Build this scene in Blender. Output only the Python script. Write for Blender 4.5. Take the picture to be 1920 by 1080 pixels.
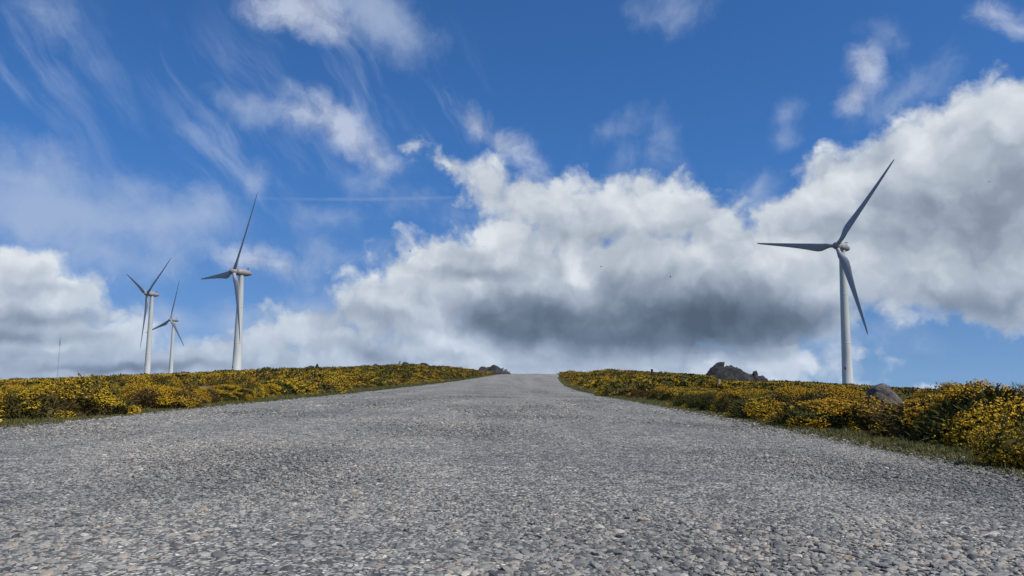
import bpy, math, random
import numpy as np
from mathutils import Matrix, Vector, Euler

S = bpy.context.scene
for o in list(bpy.data.objects): bpy.data.objects.remove(o)
COL = S.collection
R = math.radians

# ------------------------------------------------------------------ camera
F = 1387.0; CAMH = 0.45
PITCH = math.atan(159/1387); ROLL = R(0.46)
cam = bpy.data.cameras.new('camera'); camo = bpy.data.objects.new('camera', cam); COL.objects.link(camo)
cam.sensor_width = 36; cam.lens = 36*F/1920; cam.clip_start = 0.05; cam.clip_end = 60000
CM = Matrix.Rotation(math.pi/2+PITCH, 4, 'X') @ Matrix.Rotation(ROLL, 4, 'Z')
camo.matrix_world = Matrix.Translation((0, 0, CAMH)) @ CM
S.camera = camo
S.render.resolution_x = 1024; S.render.resolution_y = 576
S.view_settings.view_transform = 'Standard'; S.view_settings.look = 'None'
S.view_settings.exposure = 0; S.view_settings.gamma = 1

def ray(px, py):
    """direction (with y = 1) seen at a pixel of the 1920 x 1080 photograph"""
    d = CM.to_3x3() @ Vector(((px-960)/F, -(py-540)/F, -1))
    return d/d.y

# ------------------------------------------------------------------ sun and sky
SUN_AZ, SUN_EL = R(124), R(52)          # azimuth to the right of +Y
sd = Vector((math.sin(SUN_AZ)*math.cos(SUN_EL), math.cos(SUN_AZ)*math.cos(SUN_EL), math.sin(SUN_EL)))
sl = bpy.data.lights.new('sun', 'SUN'); so = bpy.data.objects.new('sun', sl); COL.objects.link(so)
sl.energy = 4.0; sl.angle = R(0.8); sl.color = (1, 0.94, 0.84)
so.rotation_euler = sd.to_track_quat('Z', 'Y').to_euler()

class NT:
    """small helper around a node tree"""
    def __init__(s, nt, dim='3D'): s.dim = dim; s.nt = nt; s.N = nt.nodes; s.L = nt.links
    def _in(s, sock, v):
        if v is None: return
        if isinstance(v, bpy.types.NodeSocket): s.L.new(v, sock)
        else: sock.default_value = v
    def node(s, t, props=None, ins=None):
        n = s.N.new(t)
        for k, v in (props or {}).items(): setattr(n, k, v)
        for k, v in (ins or {}).items(): s._in(n.inputs[k], v)
        return n
    def m(s, op, a, b=None, c=None, clamp=False):
        n = s.N.new('ShaderNodeMath'); n.operation = op; n.use_clamp = clamp
        s._in(n.inputs[0], a); s._in(n.inputs[1], b); s._in(n.inputs[2], c); return n.outputs[0]
    def v(s, op, a, b=None, sc=None):
        n = s.N.new('ShaderNodeVectorMath'); n.operation = op
        s._in(n.inputs[0], a); s._in(n.inputs[1], b)
        if sc is not None: s._in(n.inputs['Scale'], sc)
        return n.outputs['Value'] if op in ('LENGTH', 'DOT_PRODUCT') else n.outputs[0]
    def noise(s, vec, scale, detail=5, rough=.5, dist=0, kind='FBM', out=0, lac=2.0):
        n = s.node('ShaderNodeTexNoise', {'noise_type': kind, 'noise_dimensions': s.dim}, {'Vector': vec, 'Scale': scale, 'Detail': detail, 'Roughness': rough, 'Distortion': dist, 'Lacunarity': lac})
        return n.outputs[out]
    def rng(s, v, a, b, c=0., d=1., smooth=False):
        n = s.node('ShaderNodeMapRange', {'interpolation_type': 'SMOOTHSTEP' if smooth else 'LINEAR'})
        for i, q in enumerate((v, a, b, c, d)): s._in(n.inputs[i], q)
        return n.outputs[0]
    def mix(s, f, a, b, mode='MIX'):
        n = s.N.new('ShaderNodeMix'); n.data_type = 'RGBA'; n.blend_type = mode
        s._in(n.inputs[0], f); s._in(n.inputs[6], a); s._in(n.inputs[7], b); return n.outputs[2]
    def ramp(s, v, stops):
        n = s.N.new('ShaderNodeValToRGB'); e = n.color_ramp.elements
        while len(e) < len(stops): e.new(.5)
        for i, (p, c) in enumerate(stops): e[i].position = p; e[i].color = (*c, 1)
        s._in(n.inputs[0], v); return n.outputs[0]

world = bpy.data.worlds.new('World'); S.world = world; world.use_nodes = True
world.node_tree.nodes.clear()
W = NT(world.node_tree, '2D')
SKYK = 0.10                                        # background strength
def srgb(r, g, b): return tuple(((c/255+.055)/1.055)**2.4 if c > 10 else c/255/12.92 for c in (r, g, b))
def skyc(r, g, b): return (*[c/SKYK for c in srgb(r, g, b)], 1)

gen = W.v('NORMALIZE', W.node('ShaderNodeTexCoord').outputs['Generated'])
sx = W.node('ShaderNodeSeparateXYZ', ins={0: gen})
X_, Y_, Z_ = sx.outputs
AZ = W.m('ARCTAN2', X_, Y_); EL = W.m('ARCSINE', Z_)
P0 = W.node('ShaderNodeCombineXYZ', ins={0: AZ, 1: EL}).outputs[0]
# clear sky; looking below the horizon repeats the horizon's air
zc = W.m('MULTIPLY_ADD', W.m('MAXIMUM', Z_, 0.0), .85, .11)
skyv = W.node('ShaderNodeCombineXYZ', ins={0: X_, 1: Y_, 2: zc}).outputs[0]
skyt = W.node('ShaderNodeTexSky', {'sky_type': 'NISHITA', 'sun_disc': False, 'sun_elevation': SUN_EL, 'sun_rotation': SUN_AZ,
    'altitude': 1200, 'air_density': 1.0, 'dust_density': 0.35, 'ozone_density': 3.0}, {'Vector': skyv})
blue = W.node('ShaderNodeHueSaturation', ins={'Hue': .5, 'Saturation': 1.1, 'Value': 1.0, 'Color': skyt.outputs[0]}).outputs[0]
blue = W.mix(1.0, blue, W.mix(W.rng(EL, 0, .30, 0, 1, True), (.74, .82, .97, 1), (.57, .94, 1.28, 1)), 'MULTIPLY')

def azel(px, py):
    d = ray(px, py); return math.atan2(d.x, d.y), math.atan2(d.z, math.hypot(d.x, d.y))
# domain warp so that no outline of the clouds stays an ellipse
wA = W.v('SUBTRACT', W.noise(P0, 7, 3, .5, out=1), (.5, .5, .5))
wB = W.v('SUBTRACT', W.noise(P0, 26, 5, .58, out=1), (.5, .5, .5))
P1 = W.v('ADD', W.v('ADD', P0, W.v('SCALE', wA, sc=.045)), W.v('SCALE', wB, sc=.020))
P3 = W.v('ADD', W.v('ADD', P0, W.v('SCALE', wA, sc=.035)), W.v('SCALE', wB, sc=.014))
wC = W.v('SUBTRACT', W.noise(P0, 60, 4, .6, out=1), (.5, .5, .5))
P2 = W.v('ADD', P1, W.v('SCALE', wC, sc=.008))

def ell(P, cx, cy, rx, ry, rot=0):
    """distance 0 at the centre, 1 on the outline of a patch of sky given where it stands in the photograph"""
    a, e = azel(cx, cy)
    sxx = (azel(cx+5, cy)[0]-azel(cx-5, cy)[0])/10
    syy = (azel(cx, cy-5)[1]-azel(cx, cy+5)[1])/10
    # TEXTURE mapping: inverse of translate*rotate*scale
    t = R(-rot)
    n = W.node('ShaderNodeMapping', {'vector_type': 'TEXTURE'}, {'Vector': P, 'Location': (a, e, 0), 'Rotation': (0, 0, t), 'Scale': (rx*sxx, ry*syy, 1)})
    return W.v('LENGTH', n.outputs[0])
def chain(P, f):
    # no visible effect; makes the renderer evaluate the long sum in order, so it fits its stack
    n = W.N.new('ShaderNodeVectorMath'); n.operation = 'MULTIPLY_ADD'
    W._in(n.inputs[0], f); n.inputs[1].default_value = (1e-8, 1e-8, 0); W._in(n.inputs[2], P); return n.outputs[0]
def field(P, items, k=.35, unit=60.):
    f = None
    for q, it in enumerate(items):
        if q % 4 == 3: P = chain(P, f)
        d = ell(P, *it[:5]); r = min(it[2], it[3])/unit
        g = W.m('MULTIPLY_ADD', d, -r, r)
        f = g if f is None else W.m('SMOOTH_MAX', f, g, k)
    return f
def blobs(P, items, base):
    """sum of soft patches, each with its own weight"""
    f = base
    for q, it in enumerate(items):
        if q % 4 == 3: P = chain(P, f)
        d = W.rng(ell(P, *it[:5]), 1.25, 0.0, 0, it[5], True)
        f = W.m('ADD', f, d)
    return f
# --- cumulus: (x, y, half width, half height, tilt)
CUM = [
 # great cloud on the right
 (1880,400,240,215,0),(1715,400,190,150,-22),(1575,415,130,100,-10),(1640,315,140,62,-28),(1560,325,70,42,-25),(1790,235,120,70,-22),
 (1900,215,90,65,0),(1900,545,170,75,12),(1740,520,230,72,0),(1600,510,180,72,0),(1500,440,90,75,-10),(1835,180,42,26,-30),
 # middle deck
 (1100,400,150,66,0),(1250,405,170,64,5),(1000,385,110,52,10),(925,350,70,42,35),(850,312,52,18,25),(1350,425,80,52,0),(1085,345,60,26,0),(1210,350,60,24,0),(1300,370,70,26,8),
 # middle lumps and base
 (890,478,122,50,0),(840,500,90,42,0),(980,480,110,55,0),(728,546,76,42,0),(682,572,52,38,0),(800,560,140,60,0),
 (960,565,250,100,6),(1180,560,300,112,0),(1360,565,230,105,0),(1465,592,105,58,0),(760,600,150,60,10),(1180,480,200,50,0),(1400,490,150,60,0),
 # left low cumulus
 (50,505,88,44,0),(130,545,75,42,0),(20,570,150,60,0),(110,600,110,38,0),(190,585,60,24,10),
 # wall of far cloud along the horizon
 (600,610,85,36,8),(650,650,170,50,12),(820,670,160,52,8),(560,700,190,72,0),(420,712,130,56,0),(300,716,150,66,0),(60,690,230,80,0),(225,655,70,42,8),(800,710,300,50,0),
 (1060,680,300,62,0),(1330,686,240,52,0),(1490,682,80,26,0),(1050,445,140,44,0),(980,660,200,50,0),(40,610,170,76,0),(535,604,40,22,20),(150,640,150,50,0),
 # small heads over the right-hand ridge
 (1645,750,34,16,0),(1765,754,50,16,0),(1910,760,40,14,0),
]
bil = W.noise(P0, 15, 6, .56, kind='FBM')
vb = W.node('ShaderNodeTexVoronoi', {'feature': 'SMOOTH_F1', 'voronoi_dimensions': '2D'}, {'Vector': W.v('ADD', P0, W.v('SCALE', W.v('ADD', wA, wB), sc=.04)), 'Scale': 17, 'Smoothness': .35, 'Detail': 2, 'Roughness': .55}).outputs['Distance']
bil2 = W.noise(W.v('MULTIPLY', P2, (1, 1.25, 1)), 46, 5, .6)
CF = field(P2, CUM)
CD = W.m('ADD', W.m('MULTIPLY_ADD', vb, -.48, .45), W.m('ADD', CF, W.m('ADD', W.m('MULTIPLY_ADD', bil, .82, -.38), W.m('MULTIPLY_ADD', bil2, .36, -.17))))
CA = W.rng(CD, -.14, .46, 0, 1, True)
# --- soft, half-transparent clouds: (x, y, hw, hh, tilt) in three strengths
SOFT_A = [(640,240,105,40,28),(570,222,60,26,10),(705,285,55,30,38),(560,25,100,50,5),(610,60,50,34,20),(900,226,50,24,38),(950,268,52,26,42),(985,296,34,18,35),
          (1615,135,34,46,-10),(1595,180,36,28,-30),(1865,25,46,18,20),(1905,52,30,14,20),(470,488,78,30,8),(525,505,50,22,5)]
SOFT_B = [(150,400,250,84,5),(60,350,180,60,8),(340,395,90,44,5),(40,390,160,70,0),(300,410,110,60,10),(200,470,160,50,10),(460,205,48,18,8),(70,12,34,26,5),(700,30,110,70,20),(1470,208,14,12,8),(1470,255,18,18,8),(1690,175,40,14,-30),
          (600,412,34,12,10),(430,305,60,24,30),(675,335,30,12,0),(1145,250,18,9,-20),(1162,298,16,18,10),(1262,285,12,24,-20),(1255,15,54,34,5),(1660,65,24,20,0),(440,610,60,20,10),(640,490,60,20,0),
          (600,575,70,36,0),(1430,350,36,30,0),(1630,635,60,24,0),(320,600,70,30,0),(830,410,50,18,0),(790,385,40,16,20)]
ns = W.noise(W.v('MULTIPLY', P2, (1, 1.1, 1)), 20, 6, .6)
SA = W.rng(W.m('ADD', field(P3, SOFT_A, .25, 44.), W.m('MULTIPLY_ADD', ns, 1.3, -.6)), -.3, .95, 0, .84, True)
nb = W.noise(P1, 13, 6, .58)
SB = W.rng(W.m('ADD', field(P3, SOFT_B), W.m('MULTIPLY_ADD', nb, 2.2, -1.0)), -.45, 1.3, 0, .68, True)
# --- high streaks running down to the right, over the left half
rotn = W.node('ShaderNodeMapping', {'vector_type': 'POINT'}, {'Vector': W.v('ADD', P0, W.v('SCALE', wA, sc=.05)), 'Rotation': (0, 0, R(50)), 'Scale': (1, 1, 1)}).outputs[0]
stk = W.noise(W.v('MULTIPLY', rotn, (4.5, 21, 1)), 1, 7, .60)
smask = field(P0, [(250,230,420,210,15),(620,150,260,180,20),(800,170,120,140,0)], .5, 200)
ST = W.m('MULTIPLY', W.rng(stk, .42, .78, 0, .46, True), W.rng(smask, -.1, .5, 0, 1, True))
patch = W.rng(W.noise(P0, 5.5, 2, .5), .36, .62, .38, 1, True)
ST = W.m('MULTIPLY', ST, patch)
# condensation trail
a0, e0 = azel(440, 371); a1, e1 = azel(880, 369)
tr = W.m('ABSOLUTE', W.m('SUBTRACT', W.m('SUBTRACT', EL, e0), W.m('MULTIPLY', W.m('SUBTRACT', AZ, a0), (e1-e0)/(a1-a0))))
CT = W.m('MULTIPLY', W.rng(tr, .0034, .0005, 0, .13, True), W.m('MULTIPLY', W.m('MULTIPLY', W.rng(AZ, a0, a0+.10), W.rng(AZ, a1, a1-.04)), W.rng(W.noise(P0, 22, 3, .5), .3, .6, .25, 1)))
# --- the rest of the sky, out of the photograph
out = W.m('MAXIMUM', W.rng(W.m('ABSOLUTE', AZ), .68, 1.2), W.rng(EL, .52, .85))
restn = W.node('ShaderNodeTexNoise', {'noise_dimensions': '3D'}, {'Vector': W.v('MULTIPLY', gen, (1, 1, 2)), 'Scale': 3.2, 'Detail': 7, 'Roughness': .55}).outputs[0]
rest = W.rng(W.m('ADD', restn, W.m('MULTIPLY_ADD', out, .34, -.34)), .50, .62, 0, .9, True)
# --- shading of the cumulus: soft patches, brighter (+) or darker (-)
SH = [
 (1210,620,420,62,0,-.29),(1330,600,260,66,0,-.13),(1230,640,300,28,0,-.10),(1010,605,170,52,6,-.14),(1440,612,160,50,0,-.16),(1200,600,480,90,0,-.06),(280,690,330,50,0,-.12),(700,655,200,56,8,-.08),(420,650,120,40,0,-.08),(900,610,80,40,30,-.10),(1130,668,420,16,0,-.05),(1350,600,240,60,0,-.26),(1000,600,150,50,8,-.24),(1100,645,200,30,0,-.20),(1260,560,220,60,0,-.16),(950,625,90,34,25,-.14),
 (1000,500,150,24,0,-.12),(880,516,110,18,0,-.22),(1150,440,220,22,0,-.16),(1350,450,120,18,0,-.10),(1010,420,60,22,20,-.12),
 (1085,510,50,26,30,.26),(880,446,110,26,0,.18),(700,516,70,22,0,.15),(720,590,100,22,6,-.10),(1120,350,80,20,0,.10),(1270,360,110,20,0,.10),(920,340,60,24,20,.08),(820,540,110,28,0,.08),(1150,385,240,34,0,.10),(1340,500,130,36,0,.06),
 (1720,375,160,34,8,-.19),(1870,350,110,60,0,-.12),(1800,420,200,50,0,-.10),(1840,570,170,40,6,-.34),(1640,560,90,30,0,-.06),(1560,590,120,34,0,-.12),(1900,610,80,26,10,-.18),
 (1760,250,150,60,-25,.16),(1570,360,110,50,-20,.12),(1890,230,60,50,0,.08),(1630,500,110,40,0,.08),(1800,200,100,30,-20,.10),(1540,470,90,40,0,.04),
 (60,476,90,26,0,.16),(140,515,60,22,0,.14),(80,530,90,12,0,-.10),(80,592,160,22,0,-.24),(60,540,100,20,0,-.08),(60,628,170,18,0,-.22),(110,605,110,12,0,.06),
 (300,690,220,14,0,-.22),(300,650,200,18,0,.02),(40,655,160,16,0,-.06),(60,690,150,14,0,-.02),(210,690,120,10,0,-.16),
 (690,600,150,34,12,-.14),(640,650,50,16,15,.10),(820,635,90,16,20,.14),(700,660,70,22,20,-.18),(760,690,120,12,0,-.16),(560,690,90,12,0,.04),(560,640,120,20,0,-.08),
 (900,680,60,12,0,.05),(1120,688,170,12,0,-.06),(1010,676,90,10,0,-.06),(1400,682,160,14,0,.06),(1480,660,90,14,0,-.10),
 (1645,718,30,10,0,.20),(1765,720,40,10,0,.10),
]
relief = W.m('SUBTRACT', W.noise(W.v('ADD', P1, (.0, -.02, 0)), 14, 4, .45), W.noise(P1, 14, 4, .45))
mott = W.m('MULTIPLY_ADD', W.noise(P1, 8, 4, .48), .5, -.25)
edge = W.rng(CD, .9, .0, 0, .05)
G = blobs(P3, SH, W.m('ADD', W.rng(CF, .15, 1.9, .04, -.14, True), .80))
G = W.m('ADD', W.m('MULTIPLY_ADD', vb, -.22, .15), G)
G = W.m('ADD', G, W.m('ADD', W.m('MULTIPLY', relief, -.28), W.m('ADD', W.m('MULTIPLY', mott, .12), edge)), clamp=True)
ccol = W.ramp(G, [(0.0, srgb(86,100,117)), (.25, srgb(110,124,142)), (.5, srgb(143,155,173)), (.75, srgb(182,192,205)), (1.0, srgb(222,228,234))])
ccol = W.mix(1.0, ccol, W.mix(W.rng(EL, .0, .14), (.90, .96, 1.05, 1), (1, 1, 1, 1)), 'MULTIPLY')
ccol = W.v('SCALE', ccol, sc=1/SKYK)
softc = W.mix(W.rng(EL, 0., .16), skyc(176,188,208), skyc(188,198,218))
softc = W.mix(W.rng(ns, .38, .62, 0, 1, True), W.v('SCALE', softc, sc=.90), W.v('SCALE', softc, sc=1.08))
c = W.mix(CT, blue, skyc(200,210,225))
c = W.mix(ST, c, skyc(170,188,222))
c = W.mix(SB, c, skyc(176,192,218))
c = W.mix(SA, c, softc)
c = W.mix(rest, c, skyc(190,196,206))
c = W.mix(CA, c, ccol)
bg = W.node('ShaderNodeBackground', ins={'Color': c, 'Strength': SKYK})
W.L.new(bg.outputs[0], W.node('ShaderNodeOutputWorld').inputs[0])
world.cycles.sampling_method = 'MANUAL'; world.cycles.sample_map_resolution = 256

# ------------------------------------------------------------------ helpers
def tag(o, label=None, cat=None, group=None, kind=None):
    if label: o['label'] = label
    if cat: o['category'] = cat
    if group: o['group'] = group
    if kind: o['kind'] = kind
    return o
def mesh_np(name, V, faces, mats=(), smooth=False, link=True, parent=None):
    me = bpy.data.meshes.new(name)
    me.from_pydata([tuple(map(float, v)) for v in V], [], [tuple(map(int, f)) for f in faces])
    return finish(name, me, mats, smooth, link, parent)
def finish(name, me, mats, smooth, link, parent):
    for m in (mats if isinstance(mats, (list, tuple)) else [mats]): me.materials.append(m)
    if smooth: me.polygons.foreach_set('use_smooth', [True]*len(me.polygons))
    me.update()
    o = bpy.data.objects.new(name, me)
    if link: COL.objects.link(o)
    if parent: o.parent = parent
    return o
def mesh_poly(name, V, n, mats, smooth=False, link=True, parent=None):
    """V: (faces*n, 3) array, every n vertices one face"""
    V = np.asarray(V, dtype=np.float32).reshape(-1, 3); k = len(V)//n
    me = bpy.data.meshes.new(name)
    me.vertices.add(len(V)); me.vertices.foreach_set('co', V.ravel())
    me.loops.add(len(V)); me.loops.foreach_set('vertex_index', np.arange(len(V), dtype=np.int32))
    me.polygons.add(k); me.polygons.foreach_set('loop_start', np.arange(0, len(V), n, dtype=np.int32))
    me.polygons.foreach_set('loop_total', np.full(k, n, dtype=np.int32))
    me.update(calc_edges=True); me.validate()
    return finish(name, me, mats, smooth, link, parent)
def mat(name, rough=.8, spec=.3):
    m = bpy.data.materials.new(name); m.use_nodes = True
    t = NT(m.node_tree); b = m.node_tree.nodes['Principled BSDF']
    b.inputs['Roughness'].default_value = rough; b.inputs['Specular IOR Level'].default_value = spec
    return m, t, b
def sstep(a, b, x):
    t = np.clip((np.asarray(x, float)-a)/(b-a), 0, 1); return t*t*(3-2*t)
_rs = np.random.RandomState(3)
_wv = [(_rs.uniform(0, 6.28), _rs.uniform(0, 6.28), k) for k in (.11, .17, .29, .43, .7, 1.1, 1.7) for _ in (0, 1)]
def lump(x, y):
    s = 0
    for th, ph, k in _wv: s = s + np.sin(k*(x*math.cos(th)+y*math.sin(th))+ph)*(.10 if k < .3 else .05 if k < 1 else .02)
    return s

# ------------------------------------------------------------------ terrain functions
RY  = np.array([-60, -5, 0, 6.7, 12, 22, 32, 40, 52, 65, 76, 84, 92, 110, 150, 400])
RZ  = np.array([0, 0, 0, -.015, -.05, -.11, -.115, -.09, .0, .13, .27, .345, .33, .0, -2.0, -12])
RC  = np.array([-.4, -.72, -.78, -.82, -.86, -.93, -.74, -.34, .24, 1.0, 1.75, 2.35, 3.1, 5.2, 12, 70])
def _sm(xs, ys):
    g = np.arange(-60, 400, .5); v = np.interp(g, xs, ys)
    k = np.exp(-.5*(np.arange(-12, 13)/5.)**2); k /= k.sum()
    return g, np.convolve(np.pad(v, 12, mode='edge'), k, 'valid')
_g, _rz = _sm(RY, RZ); _, _rc = _sm(RY, RC)
road_z = lambda y: np.interp(y, _g, _rz); road_c = lambda y: np.interp(y, _g, _rc)
HALF = 3.14
SIL = [(-300,722),(0,712),(100,708),(275,701),(350,698),(441,694),(520,691),(600,689),(700,686),(760,681),(820,684),(880,687),(940,699),(1000,706),(1058,704),(1100,697),(1140,692),(1190,695),
       (1250,699),(1312,702),(1332,710),(1380,713),(1435,716),(1455,714),(1590,721),(1740,730),(1920,737),(2200,745)]
_ra = []; _rs2 = []
for px, py in SIL:
    d = ray(px, py); _ra.append(math.atan2(d.x, d.y)); _rs2.append(d.z/math.hypot(d.x, 1))
DR = 68.
def ground(x, y):
    x = np.asarray(x, float); y = np.asarray(y, float)
    rho = np.hypot(x, y); az = np.arctan2(x, y)
    s = np.interp(az, _ra, _rs2); s = s*sstep(1.6, .9, np.abs(az)) - .012*sstep(.9, 1.6, np.abs(az))
    zr = CAMH + s*DR - .45
    znear = road_z(np.clip(y, -5, 30))*sstep(14, 4, np.abs(x)) - .04
    w = sstep(9, DR, rho)**.9
    z = znear*(1-w) + zr*w
    beyond = np.maximum(rho-DR, 0)
    z = z + (np.minimum(s, 0) - .012)*np.minimum(beyond, 600)*sstep(0, 30, beyond)
    z = z - 440*sstep(600, 6000, rho)
    z = z + lump(x, y)*.55*sstep(8, 30, rho)*sstep(500, 100, rho)
    # the road corridor
    lat = np.abs(x-road_c(y)) - HALF
    w2 = sstep(5.5, .25, lat)*sstep(150, 120, y)
    bank = -.035*sstep(0, -.25, lat)
    return z*(1-w2) + (road_z(y)-.012+bank)*w2
gz = lambda x, y: float(ground(x, y))

# ------------------------------------------------------------------ ground
m_ground, t, b = mat('heath_soil', .95, .1)
pos = t.node('ShaderNodeNewGeometry').outputs['Position']
n1 = t.noise(pos, 1.3, 6, .6); n2 = t.noise(pos, 30, 5, .65); n3 = t.noise(pos, .12, 4, .5)
cc = t.ramp(n1, [(.3, (.05,.06,.016)), (.5, (.08,.085,.024)), (.7, (.15,.12,.055))])
cc = t.mix(t.rng(n2, .35, .7, 0, .8), cc, (.035,.04,.012,1))
cc = t.mix(t.rng(n3, .4, .65, 0, .5), cc, (.13,.09,.025,1))
t.L.new(cc, b.inputs['Base Color'])
bp = t.node('ShaderNodeBump', ins={'Strength': .9, 'Distance': .03, 'Height': n2}); t.L.new(bp.outputs[0], b.inputs['Normal'])
NA = 1080
angs = np.linspace(0, 2*math.pi, NA, endpoint=False)
rad = np.concatenate([[0.3], np.geomspace(.6, 160, 210), np.geomspace(175, 22000, 46)])
XX = rad[:, None]*np.sin(angs)[None]; YY = rad[:, None]*np.cos(angs)[None]
ZZ = ground(XX, YY)
V = np.stack([XX, YY, ZZ], -1).reshape(-1, 3); V = np.vstack([V, [0, 0, gz(0, 0)]])
i, j = np.meshgrid(np.arange(len(rad)-1), np.arange(NA), indexing='ij'); j2 = (j+1) % NA
q = np.stack([i*NA+j, (i+1)*NA+j, (i+1)*NA+j2, i*NA+j2], -1).reshape(-1, 4)
fc = [tuple(f) for f in q[:, ::-1].tolist()] + [(len(V)-1, (k+1) % NA, k) for k in range(NA)]
g = mesh_np('ground', V, fc, m_ground, True); tag(g, kind='structure')

# ------------------------------------------------------------------ road
m_road, t, b = mat('chip_seal_road', .85, .25)
pos = t.node('ShaderNodeNewGeometry').outputs['Position']
flat = t.v('MULTIPLY', pos, (1, 1, 0))
vo = t.node('ShaderNodeTexVoronoi', {'feature': 'F1'}, {'Vector': flat, 'Scale': 85, 'Randomness': 1})
vcol = t.node('ShaderNodeSeparateXYZ', ins={0: vo.outputs['Color']})
chip = t.ramp(vcol.outputs[0], [(0, (.13,.133,.135)), (.25, (.21,.212,.21)), (.55, (.31,.308,.30)), (.85, (.38,.37,.35)), (1, (.46,.44,.40))])
gap = t.rng(vo.outputs['Distance'], .38, .70, 0, 1, True)
c1 = t.mix(gap, chip, (.085,.087,.088,1))
mid = t.noise(flat, 24, 3, .6)
c1 = t.mix(1.0, c1, t.ramp(mid, [(.34, (.55,.56,.57)), (.48, (.97,.97,.97)), (.62, (1.22,1.21,1.19))]), 'MULTIPLY')
med = t.noise(flat, 9, 6, .72); big = t.noise(flat, .55, 5, .55); st = t.noise(t.v('MULTIPLY', flat, (1.3, .07, 1)), 1, 4, .6)
c1 = t.mix(1.0, c1, t.ramp(med, [(.3, (.52,.53,.55)), (.5, (.95,.95,.95)), (.68, (1.5,1.48,1.45))]), 'MULTIPLY')
c1 = t.mix(1.0, c1, t.ramp(big, [(.32, (.72,.76,.80)), (.5, (1.02,1.01,1)), (.68, (1.22,1.19,1.14))]), 'MULTIPLY')
c1 = t.mix(1.0, c1, t.ramp(st, [(.35, (.82,.835,.84)), (.6, (1.10,1.09,1.07))]), 'MULTIPLY')
sp = t.noise(flat, 2.6, 2, .4)
c1 = t.mix(t.rng(sp, .66, .74, 0, .55, True), c1, (.07,.075,.08,1))
c1 = t.mix(1.0, c1, (1.32,1.31,1.25,1), 'MULTIPLY')
t.L.new(c1, b.inputs['Base Color'])
hgt = t.m('ADD', t.m('MULTIPLY', gap, -1.), t.m('ADD', t.m('MULTIPLY', med, 1.3), t.m('MULTIPLY', mid, 2.2)))
bp = t.node('ShaderNodeBump', ins={'Strength': .9, 'Distance': .006, 'Height': hgt}); t.L.new(bp.outputs[0], b.inputs['Normal'])
ys = np.concatenate([np.arange(-25, 12, .12), np.arange(12, 45, .3), np.arange(45, 125, .8)])
us = np.linspace(-1, 1, 41)
rsd = np.random.RandomState(8)
def wob(y, s): 
    return .05*np.sin(y*1.9+s)+.035*np.sin(y*4.3+2*s)+.025*np.sin(y*9.7+s*3)+.02*np.sin(y*.8+s)
V = []
for y in ys:
    cL, cR = HALF+wob(y, 1.3), HALF+wob(y, 4.1)
    for u in us:
        xo = u*(cR if u > 0 else cL)
        z = road_z(y) + .004 + .018*(1-u*u) - .012*max(0, (abs(u)-.96)/.04) + .004*math.sin(xo*2.1+y*.7)*math.sin(y*1.3)
        V.append((road_c(y)+xo, y, z))
nu = len(us); fc = [(a*nu+c_, a*nu+c_+1, (a+1)*nu+c_+1, (a+1)*nu+c_) for a in range(len(ys)-1) for c_ in range(nu-1)]
rd = mesh_np('road', V, fc, m_road, True); tag(rd, kind='structure')
def road_top(x, y):
    u = np.clip((x-road_c(y))/HALF, -1, 1); return road_z(y)+.004+.018*(1-u*u)

# ------------------------------------------------------------------ scattering by geometry nodes (only for what nobody could count)
def ico(sub):
    bm = __import__('bmesh').new(); __import__('bmesh').ops.create_icosphere(bm, subdivisions=sub, radius=1)
    v = np.array([x.co[:] for x in bm.verts]); f = [[q_.index for q_ in p.verts] for p in bm.faces]; bm.free(); return v, f
def scatter(name, pts, rot, scl, idx, protos, label, cat):
    n = len(pts); me = bpy.data.meshes.new(name); me.vertices.add(n); me.vertices.foreach_set('co', np.asarray(pts, np.float32).ravel())
    for nm, ty, dat, key in (('rot', 'FLOAT_VECTOR', rot, 'vector'), ('scl', 'FLOAT_VECTOR', scl, 'vector'), ('idx', 'INT', idx, 'value')):
        a = me.attributes.new(nm, ty, 'POINT'); a.data.foreach_set(key, np.asarray(dat, np.int32 if ty == 'INT' else np.float32).ravel())
    o = bpy.data.objects.new(name, me); COL.objects.link(o)
    gt = bpy.data.node_groups.new(name, 'GeometryNodeTree')
    gt.interface.new_socket('Geometry', in_out='INPUT', socket_type='NodeSocketGeometry')
    gt.interface.new_socket('Geometry', in_out='OUTPUT', socket_type='NodeSocketGeometry')
    N, L = gt.nodes, gt.links
    gi = N.new('NodeGroupInput'); go = N.new('NodeGroupOutput'); jn = N.new('GeometryNodeJoinGeometry')
    def attr(nm, ty):
        a = N.new('GeometryNodeInputNamedAttribute'); a.data_type = ty; a.inputs[0].default_value = nm; return a.outputs[0]
    ra, sa, ia = attr('rot', 'FLOAT_VECTOR'), attr('scl', 'FLOAT_VECTOR'), attr('idx', 'INT')
    er = N.new('FunctionNodeEulerToRotation'); L.new(ra, er.inputs[0])
    for k, p in enumerate(protos):
        oi = N.new('GeometryNodeObjectInfo'); oi.inputs['Object'].default_value = p; oi.inputs['As Instance'].default_value = True
        cp = N.new('FunctionNodeCompare'); cp.data_type = 'INT'; cp.operation = 'EQUAL'
        ins_ = [s_ for s_ in cp.inputs if s_.type == 'INT' and s_.enabled]
        L.new(ia, ins_[0]); ins_[1].default_value = k
        ip = N.new('GeometryNodeInstanceOnPoints')
        L.new(gi.outputs[0], ip.inputs['Points']); L.new(cp.outputs[0], ip.inputs['Selection']); L.new(oi.outputs['Geometry'], ip.inputs['Instance'])
        L.new(er.outputs[0], ip.inputs['Rotation']); L.new(sa, ip.inputs['Scale']); L.new(ip.outputs[0], jn.inputs[0])
    L.new(jn.outputs[0], go.inputs[0])
    md = o.modifiers.new('scatter', 'NODES'); md.node_group = gt
    return tag(o, label, cat, kind='stuff')

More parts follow.
